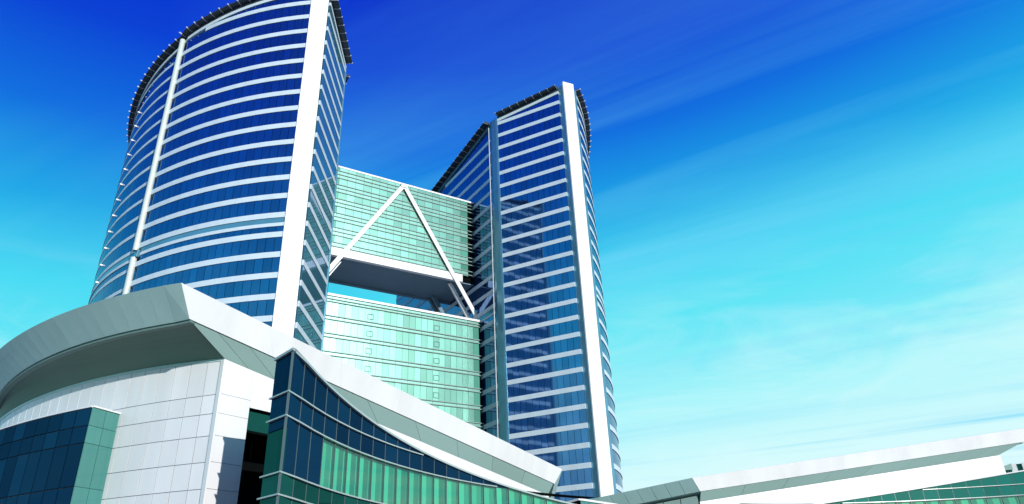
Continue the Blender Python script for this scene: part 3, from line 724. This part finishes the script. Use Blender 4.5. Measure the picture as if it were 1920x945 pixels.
    ln = math.hypot(pr[0] - pl[0], pr[1] - pl[1]); tx, ty = (pr[0] - pl[0]) / ln, (pr[1] - pl[1]) / ln; ox, oy = ty, -tx
    ex = [ZT(*gp[0]) - 0.06] + zl
    for j in range(len(ex) - 1):
        a = (pl[0] + tx * 0.02, pl[1] + ty * 0.02); c_ = (pr[0] - tx * 0.03, pr[1] - ty * 0.03)
        for z0, z1, mm in ([(ex[j + 1] + 0.03, ex[j] - 0.03, 'navy' if j < 2 else 'greenglass')] if j != 2 else [(ex[j + 1] + 0.03, 7.55, 'greenglass'), (7.6, ex[j] - 0.03, 'navy')]):
            b = MB(); b.strip([F((a[0] - ox * .1, a[1] - oy * .1)), F((c_[0] - ox * .1, c_[1] - oy * .1))], [F(a), F(c_)], z0, z1); b.build('cheek_pane', mm, GW)
    # ledges: thin pale rails round the cheek and along the curve
    for z in zl[:5]:
        pts_o = [(pl[0] + ox * .14 - tx * .05, pl[1] + oy * .14 - ty * .05), (pr[0] + ox * .12 + tx * .12, pr[1] + oy * .12 + ty * .12)]
        pts_i = [(pl[0] - ox * .05, pl[1] - oy * .05), (pr[0] - ox * .05 - tx * .05, pr[1] - oy * .05)]
        for i in range(0, ng + 1):
            a0 = a_s + (a_e - a_s) * i / ng
            if ZT(*gp[i]) < z + 0.12: break
            if i == 0: continue
            pts_o.append(circ_pts(C0, RG - 0.14, a0, a0, 1)[0]); pts_i.append(circ_pts(C0, RG + 0.03, a0, a0, 1)[0])
        b = MB(); b.strip([F(p) for p in pts_i], [F(p) for p in pts_o], z - 0.035, z + 0.035); b.build('ledge', 'rail', GW)
    # sloping coping
    oo = [(pl[0] + ox * .12, pl[1] + oy * .12), (pr[0] + ox * .14 + tx * .14, pr[1] + oy * .14 + ty * .14)] + [circ_pts(C0, RG - 0.16, a_s + (a_e - a_s) * i / ng, 0, 1)[0] for i in range(1, ng + 1)]
    ii = [(pl[0] - ox * .1, pl[1] - oy * .1), (pr[0] - ox * .1, pr[1] - oy * .1)] + [circ_pts(C0, RG + 0.2, a_s + (a_e - a_s) * i / ng, 0, 1)[0] for i in range(1, ng + 1)]
    zz = [ZT(*pl) - 0.02, ZT(*pr)] + [ZT(*p) for p in gp[1:]]
    b = MB(); b.strip([F(p) for p in ii], [F(p) for p in oo], [z - 0.07 for z in zz], [z + 0.06 for z in zz]); b.build('coping', 'white' if mir else 'rail', GW)
    # roof of the wedge
    i1 = circ_pts(C0, RG + 1.32, skew(1.32), a_e, ng); o1 = circ_pts(C0, RG + 0.22, skew(0.22), a_e, ng)
    b = MB(); b.strip([F(p) for p in i1], [F(p) for p in o1], [ZT(*p) - 0.10 for p in gp], [ZT(*p) - 0.02 for p in gp]); b.build('roof', 'white', GW)

    # ------------------------------------------------------------ frosted screen closing the end of the wing
    sb = F(SN(48, -4)); FS = empty('glass_screen', (sb[0], sb[1], 0), lab_screen, 'screen', 'frosted end screens')
    n = 6
    for i in range(n):
        t0, t1 = i / n + 0.005, (i + 1) / n - 0.005
        A = (43.75 + 10.5 * t0, -1.3 - 6.6 * t0); B_ = (43.75 + 10.5 * t1, -1.3 - 6.6 * t1)
        a, c_ = SN(*A), SN(*B_); a2, c2 = SN(A[0] - .05, A[1] - .05), SN(B_[0] - .05, B_[1] - .05)
        b = MB(); b.strip([F(a2), F(c2)], [F(a), F(c_)], -EYE, [ZP(*a, -1.9), ZP(*c_, -1.9)]); b.build('pane', 'frost', FS)

wing(False, 'near podium with a sweeping canopy shaded green grey over a curved white panelled wall', 'dark glass wedge with a sharp peak standing before the white wall', 'frosted glass screen below the far end of the long white fascia')
wing(True, 'far podium at the lower right under a long rising white fascia', 'green glass wall along the lower right edge below the white band', 'grey green screen below the shaded end of the lower right canopy')

# ------------------------------------------------------------------ low entrance lobby between the wings
c = (7.0, 74.0); LO = empty('entrance_lobby', (c[0], c[1], 0), 'small pale capped glass lobby at the foot of the far tower', 'lobby')
b = MB(); b.prism([(5.3, 69.9), (9.8, 76.3), (8.3, 80.0), (4.2, 72.6)], 8.12, 8.32); b.build('roof', 'white', LO)
lq = [(5.42, 70.2), (9.7, 76.3), (8.3, 79.6), (4.4, 72.6)]
b = MB(); b.prism(lq, -EYE, 8.1); b.build('core', 'black', LO)
for i in range(5):
    a = [lq[0][k] + (lq[1][k] - lq[0][k]) * (i / 5 + 0.006) + (0.03, -0.02)[k] for k in (0, 1)]; d_ = [lq[0][k] + (lq[1][k] - lq[0][k]) * ((i + 1) / 5 - 0.006) + (0.03, -0.02)[k] for k in (0, 1)]
    b = MB(); b.strip([a, d_], [(a[0] + .05, a[1] - .035), (d_[0] + .05, d_[1] - .035)], -EYE + .05, 8.05); b.build('pane', 'bayteal', LO)

# ------------------------------------------------------------------ glazed pavilion roof glimpsed beyond the far podium's corner
KI = empty('terrace_kiosk', (61.0, 92.0, 0), 'small dark glazed kiosk with white posts at the right edge', 'kiosk')
ka, kb = (59.6, 92.6), (70.0, 88.4); kdx, kdy = kb[0] - ka[0], kb[1] - ka[1]; kl = math.hypot(kdx, kdy); kn = (-kdy / kl, kdx / kl)
kz = lambda t: 12.05 + min(t * kl, 2.6) * 0.26
def kbox(t0, t1, n0, n1, z0, zoff, name, mm):
    c4 = [(ka[0] + kdx * t + kn[0] * n, ka[1] + kdy * t + kn[1] * n) for t, n in ((t0, n0), (t1, n0), (t1, n1), (t0, n1))]
    b = MB(); b.hexa([(x, y, z0) for x, y in c4], [(x, y, kz(t) + zoff) for (x, y), t in zip(c4, (t0, t1, t1, t0))]); b.build(name, mm, KI)
kbox(0.0, 0.2, 0.1, 4.0, -EYE, 0.0, 'glazing', 'greenglass'); kbox(0.2, 1.0, 0.1, 4.0, -EYE, 0.0, 'glazing', 'greenglass')
for t in (0.19, 0.30, 0.42, 0.55): kbox(t, t + 0.055, -0.1, 0.09, -EYE, -0.02, 'post', 'white')
kbox(0.0, 0.2, -0.2, 4.1, 12.0, 0.10, 'roof', 'soffit_pale')
